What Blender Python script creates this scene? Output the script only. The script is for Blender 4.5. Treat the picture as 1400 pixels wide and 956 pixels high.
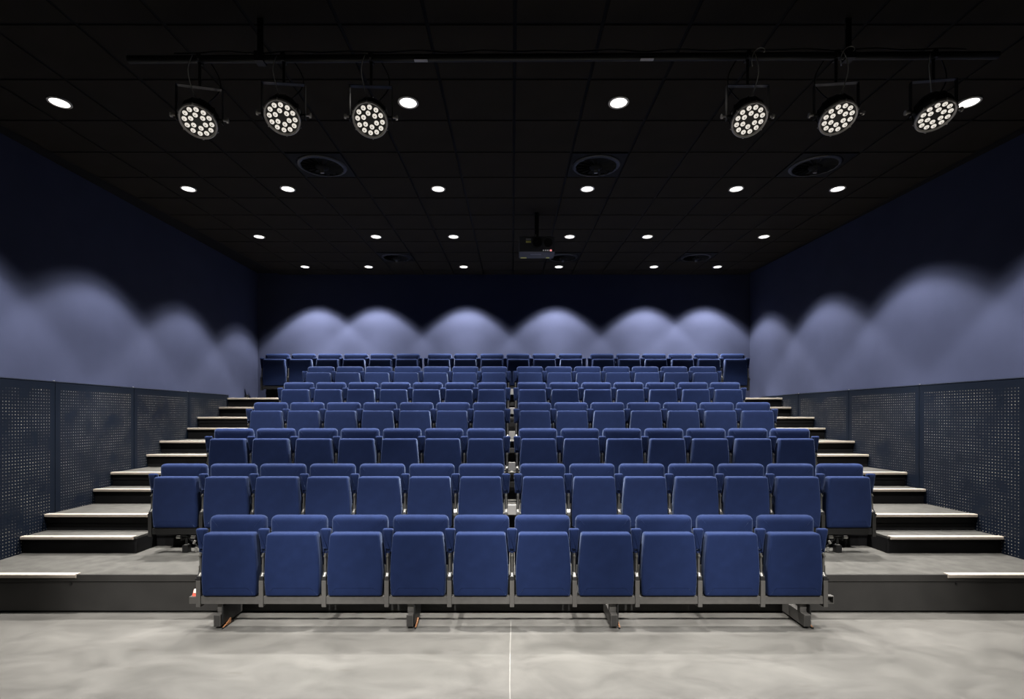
import bpy, bmesh, math, random
from mathutils import Vector, Matrix, Euler
for o in list(bpy.data.objects):
    bpy.data.objects.remove(o, do_unlink=True)
S = bpy.context.scene
COL = S.collection
random.seed(4)
PI = math.pi

# ------------------------------------------------------------------ camera, world, exposure
EYE = 1.765
cam_d = bpy.data.cameras.new('camera')
cam = bpy.data.objects.new('camera', cam_d)
COL.objects.link(cam)
cam.location = (0, 0, EYE)
cam.rotation_euler = (PI / 2, 0, 0)
cam_d.sensor_width = 36
cam_d.lens = 18.0
cam_d.shift_y = 90 / 1400
cam_d.clip_start = 0.05
S.camera = cam
w = bpy.data.worlds.new('world')
S.world = w
w.use_nodes = True
w.node_tree.nodes['Background'].inputs[0].default_value = (0.5, 0.6, 0.8, 1)
w.node_tree.nodes['Background'].inputs[1].default_value = 0.0
S.view_settings.view_transform = 'Standard'
S.view_settings.look = 'None'
S.view_settings.gamma = 1
S.view_settings.use_curve_mapping = False
S.view_settings.exposure = 0.0
S.cycles.max_bounces = 6
S.cycles.diffuse_bounces = 1
S.cycles.glossy_bounces = 3
S.cycles.caustics_reflective = False
S.cycles.caustics_refractive = False
S.cycles.use_denoising = True

LAMP_W = 2300.0           # one ceiling downlight, on its axis
FRONT_W = 330.0           # the added unseen downlights over the floor in front of the seats
LAMP_COL = (1.0, 0.96, 0.91)
BEAM = 100.0              # full cone in degrees; the reflector's profile below does the rest
BLEND = 0.1
# reflector profile: (angle off axis in degrees, relative intensity)
PROFILE = [(0, 1.0), (12, .90), (20, .68), (26, .50), (32, .40), (37, .415), (40, .41), (42, .28), (44, .10), (47, .02), (49.5, 0.0)]

# added wash spots without fixtures, unseen above the stage, brightening the front chairs
WASH_W = 2150.0
for x in (-3.0, -1.0, 1.0, 3.0):
    ld = bpy.data.lights.new('added_wash', 'SPOT')
    ld.energy = WASH_W; ld.color = (1.0, 0.97, 0.93); ld.spot_size = math.radians(36); ld.spot_blend = 0.85; ld.shadow_soft_size = .06
    lo = bpy.data.objects.new('added_wash', ld); COL.objects.link(lo)
    lo.location = (x, 0.4, 4.2)
    lo.rotation_euler = (Vector((x * .85, 4.1, .42)) - lo.location).to_track_quat('-Z', 'Y').to_euler()

# ceiling: rises gently with depth
CEIL0, CSL = EYE + 2.605, 0.0313
def ceil_z(y): return CEIL0 + CSL * y
# the side walls run a little askew to the seating
BACK = 10.7
def xl(y): return -5.08 - 0.0447 * (y - 5.55)
def xr(y): return 5.06 - 0.0179 * (y - 5.55)

# ------------------------------------------------------------------ materials
def nodes(m):
    m.use_nodes = True
    nt = m.node_tree
    return nt, nt.nodes, nt.links, nt.nodes['Principled BSDF']

def mat(name, col, rough=0.5, metal=0.0, spec=0.5, noise=0.0, scale=8.0, bump=0.0, bscale=60.0, sheen=0.0, stint=(1, 1, 1), col2=None):
    m = bpy.data.materials.new(name)
    nt, N, L, b = nodes(m)
    b.inputs['Roughness'].default_value = rough
    b.inputs['Metallic'].default_value = metal
    b.inputs['Specular IOR Level'].default_value = spec
    b.inputs['Base Color'].default_value = (*col, 1)
    if sheen:
        b.inputs['Sheen Weight'].default_value = sheen
        b.inputs['Sheen Roughness'].default_value = 0.35
        b.inputs['Sheen Tint'].default_value = (*stint, 1)
    tc = None
    if noise or col2:
        tc = N.new('ShaderNodeTexCoord')
        nz = N.new('ShaderNodeTexNoise')
        nz.inputs['Scale'].default_value = scale
        nz.inputs['Detail'].default_value = 5
        L.new(tc.outputs['Object'], nz.inputs['Vector'])
        r = N.new('ShaderNodeValToRGB')
        r.color_ramp.elements[0].position = 0.3
        r.color_ramp.elements[1].position = 0.7
        a = col2 if col2 else tuple(c * (1 - noise) for c in col)
        e = col if col2 else tuple(min(1, c * (1 + noise)) for c in col)
        r.color_ramp.elements[0].color = (*a, 1)
        r.color_ramp.elements[1].color = (*e, 1)
        L.new(nz.outputs['Fac'], r.inputs['Fac'])
        L.new(r.outputs['Color'], b.inputs['Base Color'])
    if bump:
        tc = tc or N.new('ShaderNodeTexCoord')
        n2 = N.new('ShaderNodeTexNoise')
        n2.inputs['Scale'].default_value = bscale
        n2.inputs['Detail'].default_value = 3
        L.new(tc.outputs['Object'], n2.inputs['Vector'])
        bp = N.new('ShaderNodeBump')
        bp.inputs['Strength'].default_value = bump
        bp.inputs['Distance'].default_value = 0.004
        L.new(n2.outputs['Fac'], bp.inputs['Height'])
        L.new(bp.outputs['Normal'], b.inputs['Normal'])
    return m

def emit(name, col, strength):
    m = bpy.data.materials.new(name)
    nt, N, L, b = nodes(m)
    b.inputs['Base Color'].default_value = (0.8, 0.8, 0.8, 1)
    b.inputs['Emission Color'].default_value = (*col, 1)
    b.inputs['Emission Strength'].default_value = strength
    return m

M = {}
M['fabric'] = mat('blue_fabric', (0.0058, 0.0110, 0.0365), 0.9, spec=0.05, noise=0.10, scale=14, bump=0.25, bscale=420, sheen=0.13, stint=(0.5, 0.64, 1.0))
M['wall'] = mat('navy_wall_paint', (0.0345, 0.0405, 0.074), 0.9, spec=0.05, noise=0.05, scale=3)
M['dark_wall'] = mat('black_wall_paint', (0.01, 0.01, 0.012), 0.9, spec=0.1)
M['ceil_tile'] = mat('charcoal_ceiling_tile', (0.022, 0.0195, 0.0168), 0.9, spec=0.05, noise=0.12, scale=2, bump=0.3, bscale=150)
M['ceil_grid'] = mat('black_ceiling_grid', (0.002, 0.002, 0.002), 0.55, spec=0.06)
M['deck'] = mat('grey_deck_covering', (0.0365, 0.0358, 0.033), 0.8, spec=0.12, noise=0.22, scale=9, bump=0.1, bscale=90)
M['riser'] = mat('black_riser_board', (0.0035, 0.0035, 0.004), 0.6, spec=0.15, noise=0.3, scale=4)
M['fascia'] = mat('dark_grey_fascia', (0.026, 0.025, 0.0238), 0.5, spec=0.2, noise=0.12, scale=5)
M['nosing'] = mat('pale_beige_nosing', (0.25, 0.22, 0.187), 0.5, spec=0.3)
M['steel'] = mat('grey_painted_steel', (0.066, 0.063, 0.059), 0.45, metal=0.3, noise=0.1, scale=20)
M['post_shaded'] = mat('shaded_post_steel', (0.012, 0.0117, 0.0112), 0.45, spec=0.3)
M['dark_steel'] = mat('black_painted_steel', (0.008, 0.008, 0.008), 0.45, spec=0.3)
M['rod'] = mat('satin_steel_rod', (0.19, 0.185, 0.17), 0.32, metal=0.8)
M['alu'] = mat('brushed_aluminium', (0.42, 0.41, 0.385), 0.35, metal=0.75)
M['cast'] = mat('black_plastic_casting', (0.007, 0.007, 0.0075), 0.3, spec=0.4)
M['rust'] = mat('rusty_steel', (0.20, 0.085, 0.03), 0.7, noise=0.4, scale=60)
M['red'] = mat('red_button', (0.45, 0.06, 0.035), 0.4)
M['pale'] = mat('pale_sticker', (0.45, 0.41, 0.36), 0.5)
M['lamp_black'] = mat('black_lamp_housing', (0.010, 0.010, 0.010), 0.35, spec=0.5)
M['vent'] = mat('matt_black_vent', (0.005, 0.005, 0.005), 0.6, spec=0.12)
M['bezel'] = mat('grey_lamp_bezel', (0.45, 0.43, 0.41), 0.35, metal=0.3)
M['lens'] = emit('pale_led_lens', (1.0, 0.93, 0.82), 0.72)  # slight emission pales the lenses though these lamps are left off
M['lens_dot'] = mat('led_chip', (0.22, 0.2, 0.16), 0.5)
M['wire'] = mat('galvanised_wire', (0.8, 0.79, 0.75), 0.35, metal=0.6)
M['lampglow'] = emit('lit_downlight_diffuser', (1.0, 0.95, 0.88), 3.0)
M['lampring'] = mat('pale_downlight_ring', (0.55, 0.53, 0.5), 0.4)
M['proj'] = mat('dark_grey_projector_case', (0.06, 0.06, 0.065), 0.5)
M['yellow'] = emit('yellow_warning_sticker', (0.75, 0.66, 0.15), 0.0)
M['yellow'].node_tree.nodes['Principled BSDF'].inputs['Base Color'].default_value = (0.85, 0.8, 0.2, 1)
M['led_red'] = emit('red_status_light', (1.0, 0.25, 0.25), 1.0)
M['led_white'] = emit('white_status_light', (0.8, 0.8, 0.8), 0.35)
M['glass'] = mat('dark_lens_glass', (0.01, 0.01, 0.012), 0.08, spec=0.6)

def floor_mat():
    m = bpy.data.materials.new('polished_concrete')
    nt, N, L, b = nodes(m)
    tc = N.new('ShaderNodeTexCoord')
    n1 = N.new('ShaderNodeTexNoise'); n1.inputs['Scale'].default_value = 2.6; n1.inputs['Detail'].default_value = 10; n1.inputs['Roughness'].default_value = 0.68
    n1.inputs['Distortion'].default_value = 0.6
    mp = N.new('ShaderNodeMapping'); mp.inputs['Scale'].default_value = (0.75, 1.2, 1)
    L.new(tc.outputs['Object'], mp.inputs['Vector']); L.new(mp.outputs['Vector'], n1.inputs['Vector'])
    r = N.new('ShaderNodeValToRGB')
    r.color_ramp.elements[0].position = 0.32; r.color_ramp.elements[0].color = (0.046, 0.0447, 0.0415, 1)
    r.color_ramp.elements[1].position = 0.68; r.color_ramp.elements[1].color = (0.077, 0.075, 0.0697, 1)
    L.new(n1.outputs['Fac'], r.inputs['Fac'])
    # scuffs: sparse darker flecks
    n2 = N.new('ShaderNodeTexNoise'); n2.inputs['Scale'].default_value = 5.5; n2.inputs['Detail'].default_value = 6
    m2 = N.new('ShaderNodeMapping'); m2.inputs['Scale'].default_value = (0.6, 1.5, 1); m2.inputs['Rotation'].default_value = (0, 0, 0.5)
    L.new(tc.outputs['Object'], m2.inputs['Vector']); L.new(m2.outputs['Vector'], n2.inputs['Vector'])
    r2 = N.new('ShaderNodeValToRGB')
    r2.color_ramp.elements[0].position = 0.64; r2.color_ramp.elements[0].color = (0, 0, 0, 1)
    r2.color_ramp.elements[1].position = 0.74; r2.color_ramp.elements[1].color = (0.55, 0.55, 0.55, 1)
    L.new(n2.outputs['Fac'], r2.inputs['Fac'])
    mx = N.new('ShaderNodeMixRGB'); mx.inputs[2].default_value = (0.040, 0.037, 0.032, 1)
    L.new(r2.outputs['Color'], mx.inputs[0]); L.new(r.outputs['Color'], mx.inputs[1])
    L.new(mx.outputs['Color'], b.inputs['Base Color'])
    n3 = N.new('ShaderNodeMapRange'); n3.inputs['To Min'].default_value = 0.28; n3.inputs['To Max'].default_value = 0.5
    L.new(n1.outputs['Fac'], n3.inputs['Value']); L.new(n3.outputs['Result'], b.inputs['Roughness'])
    b.inputs['Specular IOR Level'].default_value = 0.25
    return m
M['floor'] = floor_mat()
M['joint'] = mat('pale_joint_filler', (0.115, 0.112, 0.103), 0.6)

PW, PH, PITCH = 1.262, 2.125, 0.0335
def panel_mat():
    """navy board with a lattice of drilled holes drawn as pale dots of varying tone"""
    m = bpy.data.materials.new('perforated_navy_board')
    nt, N, L, b = nodes(m)
    tc = N.new('ShaderNodeTexCoord'); sp = N.new('ShaderNodeSeparateXYZ')
    L.new(tc.outputs['Object'], sp.inputs[0])
    def math_(op, a, bb=None):
        n = N.new('ShaderNodeMath'); n.operation = op
        for k, v in enumerate((a, bb)):
            if v is None: continue
            if isinstance(v, (int, float)): n.inputs[k].default_value = v
            else: L.new(v, n.inputs[k])
        return n.outputs[0]
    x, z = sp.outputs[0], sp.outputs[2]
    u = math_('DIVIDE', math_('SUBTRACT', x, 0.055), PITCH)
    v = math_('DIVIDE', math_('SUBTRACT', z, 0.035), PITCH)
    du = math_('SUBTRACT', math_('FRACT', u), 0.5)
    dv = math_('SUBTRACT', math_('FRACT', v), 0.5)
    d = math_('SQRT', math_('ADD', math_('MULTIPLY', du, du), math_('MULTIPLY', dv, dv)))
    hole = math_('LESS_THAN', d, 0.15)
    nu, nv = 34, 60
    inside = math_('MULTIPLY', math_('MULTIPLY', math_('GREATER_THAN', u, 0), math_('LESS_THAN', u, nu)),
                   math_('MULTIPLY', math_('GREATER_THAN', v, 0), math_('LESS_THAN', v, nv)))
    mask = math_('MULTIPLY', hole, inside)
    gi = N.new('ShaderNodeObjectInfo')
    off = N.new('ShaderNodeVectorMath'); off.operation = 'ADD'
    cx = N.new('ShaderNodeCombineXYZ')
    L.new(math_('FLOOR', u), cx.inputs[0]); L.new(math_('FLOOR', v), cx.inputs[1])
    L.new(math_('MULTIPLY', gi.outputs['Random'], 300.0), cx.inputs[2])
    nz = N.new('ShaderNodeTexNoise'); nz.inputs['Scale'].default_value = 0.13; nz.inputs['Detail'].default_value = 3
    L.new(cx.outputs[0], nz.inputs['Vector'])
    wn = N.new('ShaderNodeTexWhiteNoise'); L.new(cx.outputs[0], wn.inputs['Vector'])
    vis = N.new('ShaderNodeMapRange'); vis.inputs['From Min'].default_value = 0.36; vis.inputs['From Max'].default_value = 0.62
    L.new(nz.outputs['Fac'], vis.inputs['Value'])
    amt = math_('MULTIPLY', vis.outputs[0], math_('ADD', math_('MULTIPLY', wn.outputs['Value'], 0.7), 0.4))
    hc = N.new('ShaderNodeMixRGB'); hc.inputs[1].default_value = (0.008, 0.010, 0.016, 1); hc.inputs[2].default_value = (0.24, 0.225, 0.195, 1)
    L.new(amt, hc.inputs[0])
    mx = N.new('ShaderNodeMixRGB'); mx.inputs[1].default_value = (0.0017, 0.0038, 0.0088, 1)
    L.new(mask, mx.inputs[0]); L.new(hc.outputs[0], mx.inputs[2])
    L.new(mx.outputs[0], b.inputs['Base Color'])
    b.inputs['Roughness'].default_value = 0.5
    b.inputs['Specular IOR Level'].default_value = 0.16
    return m
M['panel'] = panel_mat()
M['ledge'] = mat('navy_panel_cap', (0.02, 0.025, 0.04), 0.4, spec=0.3)

# ------------------------------------------------------------------ mesh helpers
class MB:
    """collects shapes and links them as one mesh object"""
    def __init__(self): self.v, self.f = [], []
    def add(self, vs, fs):
        o = len(self.v)
        self.v += [tuple(p) for p in vs]
        self.f += [tuple(i + o for i in q) for q in fs]
        return self
    def box(self, x0, x1, y0, y1, z0, z1):
        return self.add([(x0, y0, z0), (x1, y0, z0), (x1, y1, z0), (x0, y1, z0), (x0, y0, z1), (x1, y0, z1), (x1, y1, z1), (x0, y1, z1)],
                        [(0, 3, 2, 1), (4, 5, 6, 7), (0, 1, 5, 4), (1, 2, 6, 5), (2, 3, 7, 6), (3, 0, 4, 7)])
    def prism(self, poly, z0, z1):
        """poly: list of (x, y), counter-clockwise"""
        n = len(poly)
        vs = [(p[0], p[1], z0) for p in poly] + [(p[0], p[1], z1) for p in poly]
        fs = [tuple(range(n - 1, -1, -1)), tuple(range(n, 2 * n))]
        fs += [(i, (i + 1) % n, n + (i + 1) % n, n + i) for i in range(n)]
        return self.add(vs, fs)
    def prof(self, poly, x0, x1):
        """poly: list of (y, z) swept along x"""
        n = len(poly)
        vs = [(x0, p[0], p[1]) for p in poly] + [(x1, p[0], p[1]) for p in poly]
        fs = [tuple(range(n)), tuple(range(2 * n - 1, n - 1, -1))]
        fs += [(i, n + i, n + (i + 1) % n, (i + 1) % n) for i in range(n)]
        return self.add(vs, fs)
    def cyl(self, a, b, r0, r1=None, n=16, cap=True):
        a, b = Vector(a), Vector(b)
        r1 = r0 if r1 is None else r1
        d = (b - a).normalized()
        u = d.orthogonal().normalized(); w_ = d.cross(u)
        vs = []
        for c, r in ((a, r0), (b, r1)):
            for k in range(n):
                t = 2 * PI * k / n
                vs.append(c + u * (r * math.cos(t)) + w_ * (r * math.sin(t)))
        fs = [(k, (k + 1) % n, n + (k + 1) % n, n + k) for k in range(n)]
        if cap: fs += [tuple(range(n - 1, -1, -1)), tuple(range(n, 2 * n))]
        return self.add(vs, fs)
    def lathe(self, pts, n=24, close=False):
        """pts: (r, z) around z"""
        vs, fs = [], []
        for r, z in pts:
            for k in range(n):
                t = 2 * PI * k / n
                vs.append((r * math.cos(t), r * math.sin(t), z))
        m = len(pts)
        for i in range(m if close else m - 1):
            j = (i + 1) % m
            for k in range(n):
                fs.append((i * n + k, i * n + (k + 1) % n, j * n + (k + 1) % n, j * n + k))
        return self.add(vs, fs)
    def tube(self, pts, r, n=8):
        pts = [Vector(p) for p in pts]
        vs, fs = [], []
        for i, p in enumerate(pts):
            d = (pts[min(i + 1, len(pts) - 1)] - pts[max(i - 1, 0)]).normalized()
            u = d.cross(Vector((0.13, 0.97, 0.2))).normalized(); w_ = d.cross(u)
            for k in range(n):
                t = 2 * PI * k / n
                vs.append(p + u * (r * math.cos(t)) + w_ * (r * math.sin(t)))
        for i in range(len(pts) - 1):
            for k in range(n):
                fs.append((i * n + k, i * n + (k + 1) % n, (i + 1) * n + (k + 1) % n, (i + 1) * n + k))
        fs += [tuple(range(n - 1, -1, -1)), tuple(range((len(pts) - 1) * n, len(pts) * n))]
        return self.add(vs, fs)
    def mesh(self, name, m, smooth=False, bevel=0.0):
        me = bpy.data.meshes.new(name)
        me.from_pydata(self.v, [], self.f)
        bm = bmesh.new(); bm.from_mesh(me)
        bmesh.ops.recalc_face_normals(bm, faces=bm.faces)
        if bevel:
            bmesh.ops.bevel(bm, geom=list(bm.edges), offset=bevel, segments=2, affect='EDGES', profile=0.6)
        bm.to_mesh(me); bm.free()
        if smooth:
            for p in me.polygons: p.use_smooth = True
        if m is not None: me.materials.append(M[m] if isinstance(m, str) else m)
        me.update()
        return me
    def build(self, name, m, parent=None, smooth=False, bevel=0.0, loc=None, rot=None):
        return link(name, self.mesh(name, m, smooth, bevel), parent, loc, rot)

def link(name, me, parent=None, loc=None, rot=None):
    o = bpy.data.objects.new(name, me)
    COL.objects.link(o)
    if parent is not None: o.parent = parent
    if loc is not None: o.location = loc
    if rot is not None: o.rotation_euler = rot
    return o

def smooth_by_angle(o, ang=35):
    me = o.data
    for p in me.polygons: p.use_smooth = True
    bm = bmesh.new(); bm.from_mesh(me)
    for e in bm.edges:
        if len(e.link_faces) == 2 and e.calc_face_angle(0) > math.radians(ang): e.smooth = False
    bm.to_mesh(me); bm.free()
    return o

def empty(name, loc, rot=(0, 0, 0)):
    o = bpy.data.objects.new(name, None)
    o.empty_display_size = 0.1
    COL.objects.link(o)
    o.location = loc; o.rotation_euler = rot
    return o

def tag(o, label=None, cat=None, group=None, kind=None):
    if label: o['label'] = label
    if cat: o['category'] = cat
    if group: o['group'] = group
    if kind: o['kind'] = kind
    return o

def copy_tree(o, parent=None):
    c = o.copy(); COL.objects.link(c)
    if parent is not None: c.parent = parent
    for ch in list(o.children): copy_tree(ch, c)
    return c

def round_poly(pts, radii, seg=4):
    """rounded outline of a convex polygon, counter-clockwise"""
    out = []
    n = len(pts)
    for i in range(n):
        p = Vector(pts[i]); a = Vector(pts[i - 1]); b = Vector(pts[(i + 1) % n]); r = radii[i]
        da, db = (a - p).normalized(), (b - p).normalized()
        if r <= 0: out.append(p); continue
        for k in range(seg + 1):
            t = k / seg
            out.append((p + da * r) * (1 - t) ** 2 + p * 2 * t * (1 - t) + (p + db * r) * t ** 2)
    return out

def pad(mb, outline, y0, y1, r, bulge=0.0, tilt=0.0, zt=0.0):
    """upholstered pad: outline in (x, z), front at y0, back at y1, rounded rim of radius r, the front bulging by bulge.
    tilt leans the pad back about height zt."""
    n = len(outline)
    nor = []
    for i in range(n):
        d = (outline[(i + 1) % n] - outline[i - 1]).normalized()
        nor.append(Vector((-d.y, d.x)))           # inward for counter-clockwise
    cx = sum((p.x for p in outline)) / n; cz = sum((p.y for p in outline)) / n
    rings = []
    rings.append((r, y1, 1)); rings.append((r * 0.3, y1 - r * 0.3, 1)); rings.append((0, y1 - r, 1))
    for k in range(0, 5):
        t = k / 4 * PI / 2
        rings.append((r * (1 - math.cos(t)), y0 + r * (1 - math.sin(t)), 1))
    rings.append((r, y0 - bulge * 0.6, 0.9)); rings.append((r, y0 - bulge, 0.75))
    vs, fs = [], []
    for ins, y, sc in rings:
        for i in range(n):
            p = outline[i] + nor[i] * ins
            x, z = cx + (p.x - cx) * sc, cz + (p.y - cz) * sc
            vs.append((x, y + (z - zt) * tilt, z))
    m = len(rings)
    for i in range(m - 1):
        for k in range(n):
            fs.append((i * n + k, i * n + (k + 1) % n, (i + 1) * n + (k + 1) % n, (i + 1) * n + k))
    fs.append(tuple(range((m - 1) * n, m * n)))
    fs.append(tuple(range(n - 1, -1, -1)))
    return mb.add(vs, fs)

# ------------------------------------------------------------------ the room
Y0 = -2.2
fl = MB().box(-6.2, 6.2, Y0 - 0.2, BACK + 0.2, -0.15, 0).build('floor', 'floor')
tag(fl, 'pale polished concrete floor', kind='structure')
mb = MB()
pts = []
y = Y0
while y < 4.5:
    pts.append((-0.012 + 0.004 * math.sin(y * 3.1) + random.uniform(-.002, .002), y)); y += 0.15
for (x0, ya), (x1, yb) in zip(pts, pts[1:]):
    mb.add([(x0 - .003, ya, .0006), (x0 + .003, ya, .0006), (x1 + .003, yb, .0006), (x1 - .003, yb, .0006)], [(0, 1, 2, 3)])
mb.build('joint_line', 'joint', fl)

WT = 5.3
def wall_poly(side):
    if side == 'left':
        return [(xl(Y0) - .2, Y0), (xl(Y0), Y0), (xl(BACK), BACK), (xl(BACK) - .2, BACK)]
    return [(xr(Y0), Y0), (xr(Y0) + .2, Y0), (xr(BACK) + .2, BACK), (xr(BACK), BACK)]
wl = tag(MB().prism(wall_poly('left'), 0, WT).build('wall_left', 'wall'), 'navy painted left side wall', kind='structure')
wr = tag(MB().prism(wall_poly('right'), 0, WT).build('wall_right', 'wall'), 'navy painted right side wall', kind='structure')
wb = tag(MB().box(-6.2, 6.2, BACK, BACK + .2, 0, WT).build('wall_back', 'wall'), 'navy painted back wall', kind='structure')
wf = tag(MB().box(-6.2, 6.2, Y0 - .2, Y0, 0, WT).build('wall_front', 'dark_wall'), 'black wall behind the camera', kind='structure')

# perforated boards along both side walls, each a piece of its wall
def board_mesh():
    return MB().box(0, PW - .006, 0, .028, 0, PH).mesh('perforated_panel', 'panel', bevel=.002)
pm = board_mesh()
LEDGE = EYE + 0.37
for wall, fx, seams, sgn in ((wl, xl, [-.64 + 1.26 * k for k in range(8)], 1), (wr, xr, [-.14 + 1.29 * k for k in range(8)], -1)):
    for s in seams:
        ya = s; step = seams[1] - seams[0]
        if ya > 9.3: continue
        yb = ya + step
        a = Vector((fx(ya), ya, LEDGE - PH)); b = Vector((fx(yb), yb, LEDGE - PH))
        d = (b - a).normalized()
        # local x runs along the wall, local -y faces the room
        if sgn > 0:
            ang = math.atan2(-d.y, -d.x); org = b + Vector((0.0305, 0, 0)); face = 1
        else:
            ang = math.atan2(d.y, d.x); org = a - Vector((0.0305, 0, 0)); face = 1
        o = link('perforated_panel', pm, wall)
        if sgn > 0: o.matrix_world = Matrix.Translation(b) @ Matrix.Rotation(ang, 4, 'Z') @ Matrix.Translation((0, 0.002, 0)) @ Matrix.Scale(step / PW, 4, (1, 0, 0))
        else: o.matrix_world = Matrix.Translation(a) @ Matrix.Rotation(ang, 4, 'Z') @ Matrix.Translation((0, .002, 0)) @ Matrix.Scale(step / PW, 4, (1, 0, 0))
    ya, yb = seams[0], 9.44
    e = .034 * sgn
    poly = [(fx(ya), ya), (fx(ya) + e, ya), (fx(yb) + e, yb), (fx(yb), yb)]
    if sgn < 0: poly = poly[::-1]
    MB().prism(poly, LEDGE, LEDGE + .009).build('panel_cap', 'ledge', wall)
    sc = MB()
    for s in seams[1:]:
        if s < 9.44: sc.cyl((fx(s) + e * .6, s, LEDGE + .009), (fx(s) + e * .6, s, LEDGE + .016), .008, n=8)
    tag(sc.build('cap_screws', 'alu', wall), kind='stuff')

# ceiling: slab, tiles, grid
TX, TY, TJ = 0.61, 0.6135, 3.556
ce = MB().box(-6.2, 6.2, -2.4, 10.9, .03, .2).build('ceiling', 'dark_wall')
ce.location = (0, 0, CEIL0); ce.rotation_euler = (math.atan(CSL), 0, 0)
tag(ce, 'black suspended ceiling of square tiles', kind='structure')
tm = MB().box(-TX / 2 + .012, TX / 2 - .012, -TY / 2 + .012, TY / 2 - .012, 0, .02).mesh('ceiling_tile', 'ceil_tile', bevel=.004)
diff_tiles = {(-4, 3), (1, 3), (5, 3), (-4, 9), (1, 9), (5, 9)}
for i in range(-8, 8):
    for j in range(-1, 12):
        if (i, j) in diff_tiles: continue
        link('ceiling_tile', tm, ce, (0.02 + (i + .5) * TX, TJ + (j + .5) * TY, 0))
g = MB()
for i in range(-8, 9): g.box(.02 + i * TX - .0115, .02 + i * TX + .0115, TJ - TY, TJ + 12 * TY - .03, .006, .03)
for j in range(-1, 12):
    for i in range(-8, 8): g.box(.02 + i * TX + .012, .02 + (i + 1) * TX - .012, TJ + j * TY - .0115, TJ + j * TY + .0115, .006, .03)
g.build('ceiling_grid', 'ceil_grid', ce)
MB().box(-6.2, 6.2, -2.3, TJ - TY - .012, 0, .03).build('ceiling_board', 'ceil_tile', ce)

# ------------------------------------------------------------------ seating decks
ROWD, RISE, D1 = 0.965, 0.347, 4.575
def deck_y(i): return D1 if i == 1 else 5.55 + ROWD * (i - 2)
def deck_z(i): return 0.345 + RISE * (i - 1)
ORD = ['', 'lowest', 'second', 'third', 'fourth', 'fifth', 'sixth', 'top']
AIS = 3.88
def span(ya, yb, x0=None, x1=None, gap=.004):
    """floor polygon between the walls (or given x) from ya to yb"""
    la = xl(ya) + .033 + gap if x0 is None else x0; lb = xl(yb) + .033 + gap if x0 is None else x0
    ra = xr(ya) - .033 - gap if x1 is None else x1; rb = xr(yb) - .033 - gap if x1 is None else x1
    return [(la, ya), (ra, ya), (rb, yb), (lb, yb)]
for i in range(1, 8):
    ya = deck_y(i); yb = deck_y(i + 1) if i < 7 else BACK - .005
    z = deck_z(i)
    if i == 7: ya = 10.33
    lim = dict(x0=-4.97, x1=4.71) if i == 7 else {}
    lab = {1: 'lowest seating platform, with dark grey fascia standing on the concrete floor'}.get(i, '%s seating platform from the floor, dark riser behind a row of blue chairs' % ORD[i])
    t = tag(empty('seating_platform', (0, ya, 0)), lab, 'platform', 'stepped seating platforms')
    def P(mbx, name, m, bevel=0.0):
        o = mbx.build(name, m, None, bevel=bevel)
        o.parent = t; o.matrix_parent_inverse = Matrix.Translation((0, -ya, 0))
        return o
    yback = yb + (.06 if i < 6 else 0)
    if i == 6: yback = BACK - .005
    P(MB().prism(span(ya + .002, yback, **lim), z - .03, z), 'deck', 'deck')
    zb = 0.018 if i == 1 else deck_z(i - 1) + .001
    if i == 1:
        P(MB().prism(span(ya - .012, ya + .002), z - .062, z - .001), 'edge_band', 'fascia', .002)
        # lower panels of the fascia
        for x0, x1 in ((None, -2.6), (-2.596, 2.596), (2.6, None)):
            P(MB().prism(span(ya, ya + .02, x0, x1), zb, z - .066), 'fascia_panel', 'fascia', .002)
        P(MB().prism(span(ya + .03, ya + .06), 0, z - .03), 'backing_board', 'dark_steel')
        bo = MB()
        for x in (-3.94, 3.97): bo.cyl((x, ya - .008, .26), (x, ya + .002, .26), .011, n=10)
        for x in (-1.6, -.9, 1.1, 1.75): bo.cyl((x, ya - .006, .075), (x, ya + .002, .075), .008, n=8)
        tag(P(bo, 'bolts', 'dark_steel'), kind='stuff')
    else:
        P(MB().prism(span(ya, ya + .012, **lim), z - .095, z - .03), 'edge_band', 'riser', .002)
        P(MB().prism(span(ya + .014, ya + .032, **lim), zb, z - .095), 'riser', 'riser')
        P(MB().prism(span(ya + .006, ya + .014, **lim), z - .235, z - .105), 'riser_panel', 'riser', .002)
    if i < 7:
        for s in (-1, 1):
            wx = (xl(ya) + .036) if s < 0 else (xr(ya) - .036)
            x0, x1 = (wx, -AIS) if s < 0 else (AIS, wx)
            P(MB().prof([(ya - .028, z + .001), (ya - .028, z - .022), (ya - .022, z - .028), (ya - .012, z - .028), (ya - .012, z - .002), (ya + .03, z + .001), (ya + .03, z + .005), (ya - .022, z + .006)], x0, x1), 'nosing', 'nosing')

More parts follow.
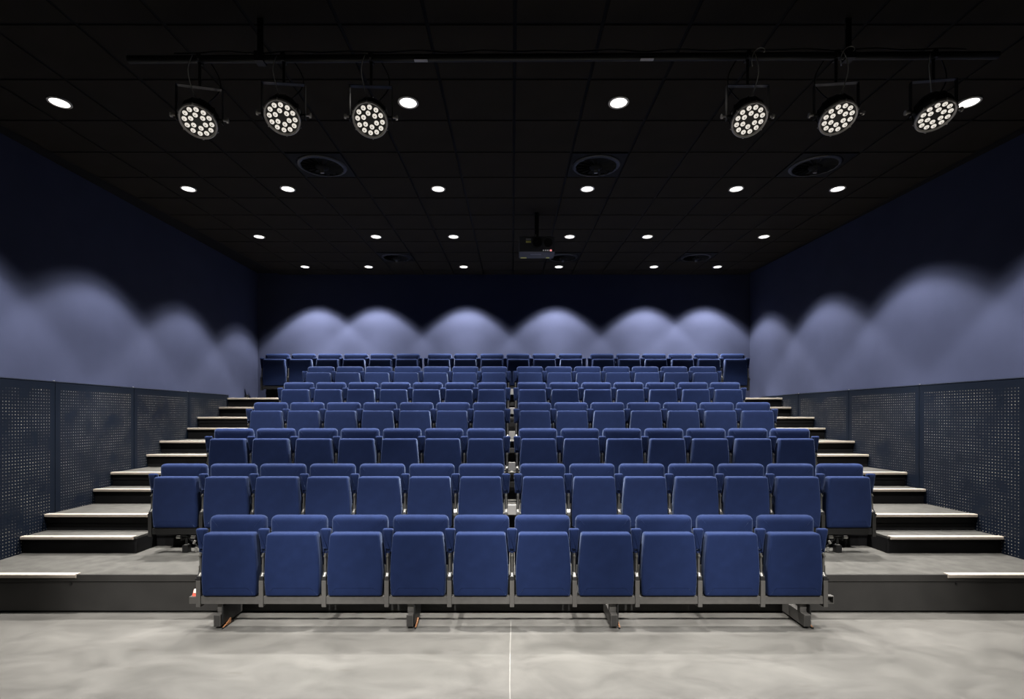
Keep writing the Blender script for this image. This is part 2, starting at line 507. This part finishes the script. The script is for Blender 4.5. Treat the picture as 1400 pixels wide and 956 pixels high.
# half steps in the two aisles
for i in range(1, 6):
    for s, nm in ((-1, 'left'), (1, 'right')):
        ya = deck_y(i + 1) - .288; yb = deck_y(i + 1) + .004; z = deck_z(i) + RISE / 2
        t = tag(empty('aisle_step', (s * 4.4, ya, deck_z(i))),
                'black intermediate step with pale nosing in the %s aisle, %s from the floor' % (nm, ['lowest', 'second', 'third', 'fourth', 'fifth'][i - 1]), 'step', 'intermediate steps of the %s aisle' % nm)
        def P(mbx, name, m, bevel=0.0):
            o = mbx.build(name, m, None, bevel=bevel)
            o.parent = t; o.matrix_parent_inverse = Matrix.Translation((-s * 4.4, -ya, -deck_z(i)))
            return o
        lim = dict(x0=None, x1=-AIS + .02) if s < 0 else dict(x0=AIS - .02, x1=None)
        P(MB().prism(span(ya, yb, **lim), deck_z(i) + .002, z - .02), 'step_box', 'riser', .002)
        P(MB().prism(span(ya - .006, yb, **lim), z - .02, z), 'tread', 'deck')
        wx = (xl(ya) + .036) if s < 0 else (xr(ya) - .036)
        x0, x1 = (wx, -AIS) if s < 0 else (AIS, wx)
        P(MB().prof([(ya - .028, z + .001), (ya - .028, z - .022), (ya - .022, z - .028), (ya - .008, z - .028), (ya - .008, z - .002), (ya + .03, z + .001), (ya + .03, z + .005), (ya - .022, z + .006)], x0, x1), 'nosing', 'nosing')

# ------------------------------------------------------------------ chairs
PT = 0.52
def seat_mesh():
    mb = MB()
    o = round_poly([(-.222, .266), (.222, .266), (.230, .40), (.227, .55), (.204, .789), (-.204, .789), (-.227, .55), (-.230, .40)],
                   [.018, .018, .04, .09, .026, .026, .09, .04], 4)
    pad(mb, o, -.018, .085, .018, .0015, tilt=-.025, zt=.53)
    return mb.mesh('seat', 'fabric', smooth=True)
def back_mesh():
    mb = MB()
    o = round_poly([(-.234, .36), (.234, .36), (.238, .60), (.236, .910), (-.236, .910), (-.238, .60)], [.06, .06, .08, .052, .052, .08], 6)
    pad(mb, o, .105, .21, .040, .002, tilt=-.03, zt=.8)
    return mb.mesh('backrest', 'fabric', smooth=True)
def arm_mesh():
    mb = MB()
    o = round_poly([(-.031, .612), (.031, .612), (.036, .72), (.044, .816), (-.044, .816), (-.036, .72)], [.008, .008, .05, .018, .018, .05], 4)
    pad(mb, o, .030, .080, .014, .003, tilt=-.14, zt=.816)
    return mb.mesh('armrest', 'fabric', smooth=True)
def side_mesh():
    mb = MB()
    o = round_poly([(-.014, .49), (.014, .49), (.014, .64), (-.014, .64)], [.006] * 4, 3)
    pad(mb, o, .060, .20, .008, .001)
    return mb.mesh('side_panel', 'fabric', smooth=True)
def post_mesh():
    return MB().box(-.0185, .0185, 0, .055, .175, .395).mesh('post', 'steel', bevel=.003)
def cast_mesh():
    mb = MB()
    prof = [(0.0, .395), (.055, .395), (.10, .44), (.10, .52), (.07, .60), (.045, .612), (.045, .50), (.035, .455), (.008, .425)]
    mb.prof(prof, -.017, .017)
    mb.box(-.045, .045, .03, .06, .385, .405)
    return mb.mesh('hinge_casting', 'cast', bevel=.002)
def rod_mesh():
    mb = MB()
    mb.cyl((0, .036, .45), (0, .040, .612), .0085, n=10)
    mb.cyl((0, .020, .592), (0, .045, .592), .009, n=10)
    for s in (-1, 1):
        mb.box(s * .033 - .008, s * .033 + .008, .075, .10, .43, .50)
    return mb.mesh('stay_rod', 'rod')
def shoe_mesh():
    return MB().prof([(.004, .398), (.05, .398), (.05, .43), (.03, .455), (.012, .43)], -.007, .007).mesh('stay_shoe', 'rod', bevel=.003)
CH = dict(seat=seat_mesh(), backrest=back_mesh(), armrest=arm_mesh(), side_panel=side_mesh(), post=post_mesh(), hinge_casting=cast_mesh(), stay_rod=rod_mesh(), stay_shoe=shoe_mesh())
def stand(root, x):
    for k in ('armrest', 'side_panel', 'post', 'hinge_casting', 'stay_rod', 'stay_shoe'):
        link(k, CH[k], root, (x, 0, 0))
proto = empty('theatre_chair', (0, 0, 0))
link('seat', CH['seat'], proto); link('backrest', CH['backrest'], proto)
stand(proto, -PT / 2)
shaded_post = CH['post'].copy(); shaded_post.materials[0] = M['post_shaded']  # same post steel darkened for the rear rows: shade put into the colour
first = [True]
def new_chair(loc, last):
    if first[0]: c = proto; first[0] = False
    else:
        c = proto.copy(); COL.objects.link(c)
        for ch in base_parts:
            d = ch.copy(); COL.objects.link(d); d.parent = c
    c.location = loc
    return c
base_parts = list(proto.children)
NUM = ['first', 'second', 'third', 'fourth', 'fifth', 'sixth', 'seventh', 'eighth', 'ninth']
ROWN = ['', 'front', 'second', 'third', 'fourth', 'fifth', 'sixth', 'back']
def row_y(i): return 4.24 + (.99 if i > 1 else 0) + .965 * max(0, i - 2)
GAP = .123
def row_groups(i):
    if i == 1: return [(-5 * PT, 10)]
    if i < 7: return [(-GAP / 2 - 7 * PT, 7), (GAP / 2, 7)]
    c = -.138; wd = 18 * PT + 2 * .11
    return [(c - wd / 2, 6), (c - 3 * PT, 6), (c + 3 * PT + .11, 6)]
for i in range(1, 8):
    base = RISE * (i - 1)
    y = row_y(i)
    total = sum(n for _, n in row_groups(i)); k = 0
    for x0, n in row_groups(i):
        for j in range(n):
            k += 1
            c = new_chair((x0 + (j + .5) * PT, y, base), j == n - 1)
            if j == n - 1: stand(c, PT / 2)
            if i > 1:
                for ch in c.children:
                    if ch.data == CH['post']: ch.data = shaded_post
            side, q = ('left', k) if k <= total // 2 else ('right', total + 1 - k)
            where = ('chair at the %s end' % side) if q == 1 else 'chair, %s from the %s end' % (NUM[q - 1], side)
            tag(c, 'blue upholstered tip-up %s of the %s row' % (where, ROWN[i]), 'chair', 'blue chairs in the %s row' % ROWN[i])
    # beam that carries the row
    gs = row_groups(i)
    xa, xb = gs[0][0], gs[-1][0] + gs[-1][1] * PT
    t = tag(empty('seat_rail', (0, y, base)),
            'grey steel beam carrying the %s row of blue chairs' % ROWN[i] if i == 1 else 'dark steel beam under the %s row of blue chairs' % ROWN[i], 'beam', 'beams under the chair rows')
    bmat = 'steel' if i == 1 else 'dark_steel'
    for x0, n in gs:
        for j in range(n):
            MB().box(x0 + j * PT + .0187, x0 + (j + 1) * PT - .0187, .008, .05, .198, .262).build('rail', bmat, t, bevel=.002)
        reach = (deck_y(i) - y) if i < 7 else (10.33 - y)
        br = MB()
        for j in range(0, n + 1, 2):
            xx = x0 + j * PT + (.05 if j == 0 else -.05 if j == n else .05)
            br.box(xx - .02, xx + .02, .051, reach + (.0 if i == 1 else .006), .205, .255)
        br.build('bracket_arms', 'dark_steel', t)
    for (xa_, na), (xb_, nb) in zip(gs, gs[1:]):
        e0, e1 = xa_ + na * PT, xb_
        MB().box(e0 + .019, e1 - .019, .012, .05, .398, .50).build('gap_plate', 'alu', t, bevel=.003)
        MB().box(e0 + .019, e1 - .019, .012, .05, .198, .262).build('gap_rail', bmat, t, bevel=.002)

# feet carrying the front beam
for x, w_ in ((-2.435, 'leftmost'), (-.844, 'second from the left'), (.844, 'third from the left'), (2.44, 'rightmost')):
    t = tag(empty('support_foot', (x, 4.225, 0)), 'grey steel tube foot under the front beam, %s of the four' % w_, 'foot', 'feet under the front beam')
    f = MB().box(-.028, .028, 0, .36, .018, .118).build('foot_tube', 'steel', t, bevel=.004)
    MB().box(-.022, .022, -.004, -.0005, .024, .112).build('end_cap', 'fascia', f, bevel=.001)
    MB().box(-.03, .03, .06, .10, .1185, .197).build('hanger', 'steel', t, bevel=.002)
    MB().box(.0285, .040, .02, .30, .03, .19).build('side_plate', 'dark_steel', t, bevel=.002)
    MB().box(.036, .05, .0, .17, .0, .012).build('floor_guide', 'dark_steel', t)
    MB().prof([(.01, .012), (.12, .012), (.12, .05), (.07, .03)], .042, .052).build('guide_latch', 'rust', t)
    MB().cyl((0, .22, .012), (.0, .26, .012), .012, n=12).build('roller', 'dark_steel', t)

# control boxes at both ends of the front beam
t = tag(empty('control_box', (-2.655, 4.24, .2)), 'small grey box with a red tab at the left end of the front beam', 'box')
MB().box(-.032, .032, .02, .08, -.005, .055).build('case', 'steel', t, bevel=.003)
MB().prof([(.03, .055), (.075, .055), (.07, .085), (.05, .10)], -.014, .03).build('tab', 'red', t, bevel=.002)
MB().prof([(.036, .080), (.048, .108), (.058, .108), (.046, .080)], -.008, .022).build('tab_label', 'pale', t)
t = tag(empty('cable_socket', (2.655, 4.24, .2)), 'small open grey box at the right end of the front beam', 'box')
bx = MB()
bx.box(-.035, .03, .03, .075, -.008, -.002); bx.box(-.035, .03, .03, .075, .05, .056); bx.box(.024, .03, .03, .075, -.002, .05); bx.box(-.035, .024, .07, .075, -.002, .05)
bx.build('case', 'steel', t)

# folding mechanism under the two end chairs of the second row
for s, nm in ((-1, 'left'), (1, 'right')):
    t = tag(empty('folding_mechanism', (s * 3.38, 5.29, .346)), 'black and chrome folding linkage beneath the %s end chair of the second row' % nm, 'mechanism')
    MB().box(-.03, .03, 0, .06, 0, .075).build('foot_block', 'cast', t, bevel=.004)
    MB().box(-.014, .014, .01, .05, .075, .081).build('foot_cap', 'alu', t)
    MB().cyl((-.10, .03, .155), (.10, .03, .155), .008, n=10).build('spindle', 'dark_steel', t)
    for k in (-1, 1):
        MB().cyl((k * .055, .02, .155), (k * .095, .02, .155), .016, n=12).build('roller', 'alu', t)
        MB().box(k * .045 - .004, k * .045 + .004, .01, .09, .12, .225).build('hanger_plate', 'dark_steel', t)
    MB().cyl((-s * .02, .03, .15), (-s * .10, .05, .05), .008, n=10).build('link_rod', 'dark_steel', t)
    MB().cyl((-s * .07, .03, .085), (-s * .085, .035, .115), .012, n=10).build('link_bush', 'alu', t)
    MB().cyl((-s * .10, .03, .0), (-s * .10, .03, .05), .012, n=10).build('stop_pin', 'alu', t)
    MB().cyl((0, .03, .075), (0, .03, .155), .012, n=10).build('stem', 'dark_steel', t)

# little wedge standing on the sixth platform by the left wall
t = MB().prof([(0, 0), (.05, 0), (.035, .075), (.025, .085)], -.016, .016).build('door_wedge', 'cast', bevel=.003)
t.location = (-5.08, 9.80, deck_z(6)); tag(t, 'small black wedge standing on the platform edge by the left wall', 'wedge')

# ------------------------------------------------------------------ ceiling downlights
ring = MB().lathe([(.072, -.002), (.088, -.002), (.090, .0), (.088, .012), (.072, .012)], 28, close=True).mesh('trim_ring', 'lampring', smooth=True)
disc = MB().cyl((0, 0, .001), (0, 0, .008), .0725, n=28).mesh('diffuser', 'lampglow')
def lamp_nodes(l):
    l.use_nodes = True
    nt = l.node_tree; N, L = nt.nodes, nt.links
    em = next(n for n in N if n.type == 'EMISSION')
    tc = N.new('ShaderNodeTexCoord'); sp = N.new('ShaderNodeSeparateXYZ')
    L.new(tc.outputs['Normal'], sp.inputs[0])
    ab = N.new('ShaderNodeMath'); ab.operation = 'ABSOLUTE'; L.new(sp.outputs[2], ab.inputs[0])
    ac = N.new('ShaderNodeMath'); ac.operation = 'ARCCOSINE'; L.new(ab.outputs[0], ac.inputs[0])
    dv = N.new('ShaderNodeMath'); dv.operation = 'DIVIDE'; L.new(ac.outputs[0], dv.inputs[0]); dv.inputs[1].default_value = math.radians(50)
    r = N.new('ShaderNodeValToRGB'); r.color_ramp.interpolation = 'EASE' if False else 'LINEAR'
    els = r.color_ramp.elements
    els[0].position = 0; els[1].position = 1
    for k, (a, v) in enumerate(PROFILE):
        e = els[0] if k == 0 else els[len(els) - 1] if k == len(PROFILE) - 1 else els.new(a / 50)
        e.position = a / 50; e.color = (v, v, v, 1)
    L.new(dv.outputs[0], r.inputs['Fac'])
    L.new(r.outputs['Color'], em.inputs['Strength'])
_lamps = {}
def downlight(x, y, label, group, watt=LAMP_W):
    z = ceil_z(y)
    t = tag(empty('ceiling_downlight', (x, y, z - .012)), label, 'downlight', group)
    link('trim_ring', ring, t); link('diffuser', disc, t)
    l = _lamps.get(watt)
    if l is None:
        l = _lamps[watt] = bpy.data.lights.new('downlight_beam', 'SPOT')
        l.energy = watt; l.color = LAMP_COL; l.spot_size = math.radians(BEAM); l.spot_blend = BLEND; l.shadow_soft_size = .05
        lamp_nodes(l)
    lo = bpy.data.objects.new('downlight_beam', l); COL.objects.link(lo); lo.parent = t; lo.location = (0, 0, -.012)
XS = {1: [-3.957, -.908, .933, 3.996], 2: [-3.99, -2.765, -.91, .928, 2.765, 4.016], 3: [-4.036, -2.17, -.933, .92, 2.16, 4.02], 4: [-4.055, -2.808, -.946, .917, 2.78, 4.026]}
YS = {1: 4.478, 2: 6.315, 3: 8.17, 4: 10.03}
RL = {1: 'nearest', 2: 'second', 3: 'third', 4: 'farthest'}
for r in (1, 2, 3, 4):
    n = len(XS[r])
    for k, x in enumerate(XS[r]):
        p = 'leftmost' if k == 0 else 'rightmost' if k == n - 1 else '%s from the left' % NUM[k]
        downlight(x, YS[r], 'lit round downlight, %s in the %s visible ceiling row' % (p, RL[r]), 'downlights in the %s ceiling row' % RL[r])
for y, xs in ((2.635, [-3.96, -2.14, -.91, .93, 2.14, 3.96]),):  # added row out of view, placement assumed, brightens front chairs and floor
    for k, x in enumerate(xs):
        downlight(x, y, 'lit round downlight added over the bare floor, %s from the left in the unseen row' % NUM[k], 'added downlights over the front floor', FRONT_W)

# ------------------------------------------------------------------ swirl diffusers
def plate_mesh():
    return MB().box(-.293, .293, -.287, .287, -.004, .012).mesh('face_plate', 'vent', bevel=.002)
def sring_mesh(): return MB().lathe([(.225, -.022), (.262, -.012), (.268, -.004), (.225, -.004)], 32, close=True).mesh('outer_ring', 'lamp_black', smooth=True)
def vane_mesh():
    mb = MB()
    for k in range(16):
        a = 2 * PI * k / 16
        ca, sa = math.cos(a), math.sin(a)
        def p(r, t, z): return (r * ca - t * sa, r * sa + t * ca, z)
        mb.add([p(.075, -.008, -.006), p(.222, -.012, -.006), p(.222, .018, -.026), p(.075, .01, -.026), p(.075, -.006, -.005), p(.222, -.010, -.005), p(.222, .020, -.025), p(.075, .012, -.025)],
               [(0, 1, 2, 3), (7, 6, 5, 4), (0, 4, 5, 1), (1, 5, 6, 2), (2, 6, 7, 3), (3, 7, 4, 0)])
    return mb.mesh('vanes', 'vent')
def hub_mesh(): return MB().lathe([(.0, -.05), (.035, -.048), (.07, -.03), (.076, -.006), (.076, -.004)], 24).mesh('hub', 'vent', smooth=True)
def knob_mesh(): return MB().box(-.02, .02, -.012, .012, -.085, -.046).mesh('hub_tab', 'alu', bevel=.003)
DM = [('face_plate', plate_mesh()), ('outer_ring', sring_mesh()), ('vanes', vane_mesh()), ('hub', hub_mesh()), ('hub_tab', knob_mesh())]
for i, j, lab in ((-4, 3, 'black swirl air diffuser in the ceiling, left of the near row'), (1, 3, 'black swirl air diffuser in the ceiling, middle of the near row'), (5, 3, 'black swirl air diffuser in the ceiling, right of the near row'),
                  (-4, 9, 'black swirl air diffuser far back in the ceiling, on the left'), (1, 9, 'black swirl air diffuser far back, just behind the projector'), (5, 9, 'black swirl air diffuser far back in the ceiling, on the right')):
    y = TJ + (j + .5) * TY
    t = tag(empty('air_diffuser', (.02 + (i + .5) * TX, y, ceil_z(y)), (math.atan(CSL), 0, random.uniform(-.05, .05) * 0)), lab, 'air vent', 'swirl diffusers in the ceiling')
    for nme, me in DM: link(nme, me, t)

# ------------------------------------------------------------------ lighting bar and stage lamps
BY, BZ = 3.5, EYE + 2.432
t = tag(empty('lighting_bar', (0, BY, BZ)), 'long black steel pipe hung under the ceiling carrying six stage lamps', 'pipe')
smooth_by_angle(MB().cyl((-2.62, 0, .0), (3.32, 0, .03), .0245, n=20).build('pipe', 'dark_steel', t))
for x in (-1.72, 2.3):
    h = MB(); top = ceil_z(BY) - BZ
    h.box(x - .02, x + .02, -.006, .006, .02, top); h.box(x - .03, x + .03, -.032, .032, -.03 + .005 * (x + 2.6), .036 + .005 * (x + 2.6))
    h.build('hanger', 'dark_steel', t, bevel=.002)
c = MB(); pts = []
for k in range(60):
    x = -2.3 + 5.4 * k / 59
    pts.append((x, -.012 + .008 * math.sin(k * 1.3), .034 + .005 * (x + 2.6) + .006 * abs(math.sin(k * .45))))
c.tube(pts, .0045, 6); c.build('cable', 'cast', t, smooth=True)
tp = MB()
for x in (-.62, .92): tp.box(x - .045, x + .045, -.026, .0, -.027 + .005 * (x + 2.6), -.0235 + .005 * (x + 2.6))
tp.build('cable_ties', 'bezel', t)

# stage lamp meshes: local -z is the beam direction, origin at the tilt axis
R_ = .118
can_m = MB().lathe([(0, .105), (.05, .105), (.075, .095), (.098, .06), (.112, .03), (.113, -.045), (.104, -.05)], 32).mesh('can', 'lamp_black', smooth=True)
bez_m = MB().lathe([(.104, -.05), (.108, -.061), (.114, -.062), (.119, -.056), (.119, -.044), (.113, -.042)], 40, close=True).mesh('bezel', 'bezel', smooth=True)
face_m = MB().cyl((0, 0, -.050), (0, 0, -.046), .1045, n=36).mesh('face_plate', 'lamp_black')
lens_m = MB().lathe([(0, -.0575), (.0055, -.0575), (.0115, -.0555), (.0152, -.0525), (.0155, -.049)], 16).mesh('lens', 'lens', smooth=True)
dot_m = MB().cyl((0, 0, -.0584), (0, 0, -.057), .0042, n=10).mesh('led_chip', 'lens_dot')
fin = MB()
for k in range(14):
    a = 2 * PI * k / 14; ca, sa = math.cos(a), math.sin(a)
    vs = []
    for r, z in ((.085, .082), (.108, .055), (.1165, .025), (.1165, -.03), (.10, -.03), (.08, .06)):
        for tt in (-.0018, .0018): vs.append((r * ca - tt * sa, r * sa + tt * ca, z))
    fs = [tuple(range(0, 12, 2)), tuple(range(11, 0, -2))] + [(2 * q, 2 * q + 1, (2 * q + 3) % 12, (2 * q + 2) % 12) for q in range(6)]
    fin.add(vs, fs)
fin_m = fin.mesh('cooling_fins', 'lamp_black')
clip = MB()
for k in range(6):
    a = 2 * PI * (k + .5) / 6; clip.cyl((.116 * math.cos(a), .116 * math.sin(a), -.063), (.124 * math.cos(a), .124 * math.sin(a), -.048), .004, n=8)
clip_m = clip.mesh('bezel_clips', 'bezel')
def yoke_mesh(off):
    mb = MB(); W = .145; H = .205
    mb.box(-W, -W + .004, -.016, .016, -.03, H); mb.box(W - .004, W, -.016, .016, -.03, H)
    mb.box(-W, W, -.016, .016, H, H + .004)
    return mb.mesh('yoke', 'lamp_black', bevel=.001)
yoke_m = yoke_mesh(0)
knob_m = MB().cyl((0, 0, 0), (.022, 0, 0), .008, n=10).cyl((.022, 0, 0), (.034, 0, 0), .017, n=8).mesh('tilt_knob', 'bezel')
clamp_m = MB().box(-.014, .014, -.03, .03, .21, .262).cyl((0, 0, .20), (0, 0, .212), .012, n=10).cyl((.014, -.012, .236), (.03, -.012, .236), .007, n=8).mesh('clamp', 'dark_steel', bevel=.001)
bolt_m = MB().cyl((0, -.03, .218), (0, -.018, .218), .008, n=8).mesh('clamp_bolt', 'alu')
names = ['leftmost', 'second from the left', 'third from the left', 'third from the right', 'second from the right', 'rightmost']
# x, height above the eye, yaw of the yoke, beam tilt forward
LAMPS = [(-2.135, 2.035, .22, 33), (-1.56, 2.06, .10, 36), (-.963, 2.04, .05, 38), (1.61, 2.045, .0, 34), (2.215, 2.06, -.10, 31), (2.88, 2.08, -.12, 26)]
for (x, h, yaw, tilt), nm in zip(LAMPS, names):
    barz = BZ + .005 * (x + 2.62)
    t = tag(empty('stage_lamp', (x, BY - .0, EYE + h), (0, 0, yaw)), 'round black stage lamp with white LED lenses, %s on the bar' % nm, 'stage lamp', 'stage lamps on the lighting bar')
    link('yoke', yoke_m, t)
    cl = link('clamp', clamp_m, t); cl.scale = (1, 1, 1)
    top = barz - (EYE + h)
    cl.location = (0, 0, top - .237 + .0); link('clamp_bolt', bolt_m, cl)
    MB().cyl((0, 0, .205), (0, 0, max(.21, top - .02)), .009, n=10).build('spigot', 'dark_steel', t)
    for s in (-1, 1): link('tilt_knob', knob_m, t, (s * .146, 0, 0), (0, 0, 0 if s > 0 else PI))
    can = link('can', can_m, t, (0, 0, 0), (-math.radians(tilt), 0, 0))
    link('bezel', bez_m, can); link('face_plate', face_m, can); tag(link('cooling_fins', fin_m, can), kind='stuff'); tag(link('bezel_clips', clip_m, can), kind='stuff')
    dots = MB()
    for n, r, ph in ((12, .082, .13), (6, .044, .4)):
        for k in range(n):
            a = 2 * PI * k / n + ph
            p = (r * math.cos(a), r * math.sin(a), 0)
            link('lens', lens_m, can, p)
            dots.cyl((p[0], p[1], -.0584), (p[0], p[1], -.057), .0042, n=8)
    tag(dots.build('led_chips', 'lens_dot', can), kind='stuff')
    ax = MB()
    for s in (-1, 1): ax.cyl((s * .108, 0, 0), (s * .146, 0, 0), .008, n=8)
    ax.build('tilt_axle', 'dark_steel', t)
    # safety wire: from the pipe down to the can
    s = 1 if nm in ('third from the right', 'second from the right') else -1
    pts = []
    for k in range(15):
        q = k / 14
        pts.append((s * (.035 + .035 * math.sin(q * PI)) * (1 - .5 * q), -.03 - .035 * math.sin(q * PI) * .7 + .02 * q, top + .0 - q * (top - .105)))
    MB().tube(pts, .003, 6).build('safety_wire', 'wire', t, smooth=True)
    pts = []
    for k in range(17):
        q = k / 16
        pts.append((-s * (.045 + .07 * math.sin(q * PI)) , .02 + .03 * math.sin(q * PI), top + .02 - q * (top - .10)))
    MB().tube(pts, .0045, 6).build('power_cable', 'cast', t, smooth=True)
    if s > 0:
        pts = []
        for k in range(17):
            a = -.6 + 4.2 * k / 16
            pts.append((.055 + .05 * math.cos(a) * (1 if k < 9 else .8), -.03, top + .035 - .10 * k / 16 + .05 * math.sin(a)))
        MB().tube(pts, .003, 6).build('wire_loop', 'wire', t, smooth=True)

# ------------------------------------------------------------------ projector
py, pz = 7.0, EYE + 2.34
t = tag(empty('video_projector', (.345, py, pz)), 'dark grey video projector with lens hung from the ceiling', 'projector')
MB().box(-.245, .245, 0, .30, -.105, .105).build('case', 'proj', t, bevel=.014)
ln = smooth_by_angle(MB().cyl((.0, -.035, .02), (0, .01, .02), .072, .08, n=28).build('lens_ring', 'lamp_black', t))
MB().cyl((0, -.037, .02), (0, -.034, .02), .055, n=24).build('lens_glass', 'glass', ln)
smooth_by_angle(MB().cyl((.15, -.006, .02), (.15, .004, .02), .058, n=24).build('vent', 'lamp_black', t))
MB().box(-.155, -.085, -.004, .002, .02, .045).build('warning_label', 'yellow', t)
MB().box(-.155, -.085, -.004, .002, .055, .077).build('printed_label', 'bezel', t)
MB().box(-.225, -.14, .24, .28, -.108, -.104).build('foot_label', 'yellow', t)
MB().box(.135, .185, .24, .28, -.108, -.104).build('foot_label', 'yellow', t)
for k, x in enumerate((.085, .112, .137, .161)): MB().box(x - .004, x + .004, -.003, .002, -.092, -.076).build('status_light', 'led_white', t)
MB().box(.176, .198, -.004, .002, -.096, -.074).build('alarm_light', 'led_red', t)
MB().box(-.09, .06, .10, .115, -.107, -.104).build('name_strip', 'bezel', t)
MB().box(-.2, .2, .04, .26, .1055, .12).build('mount_plate', 'lamp_black', t, bevel=.002)
top = ceil_z(py + .15) - pz
smooth_by_angle(MB().cyl((0, .15, .12), (0, .15, top), .03, n=18).build('mount_pole', 'lamp_black', t))
MB().cyl((-.02, .02, .1055), (-.02, .02, .14), .008, n=10).build('bolt', 'alu', t)
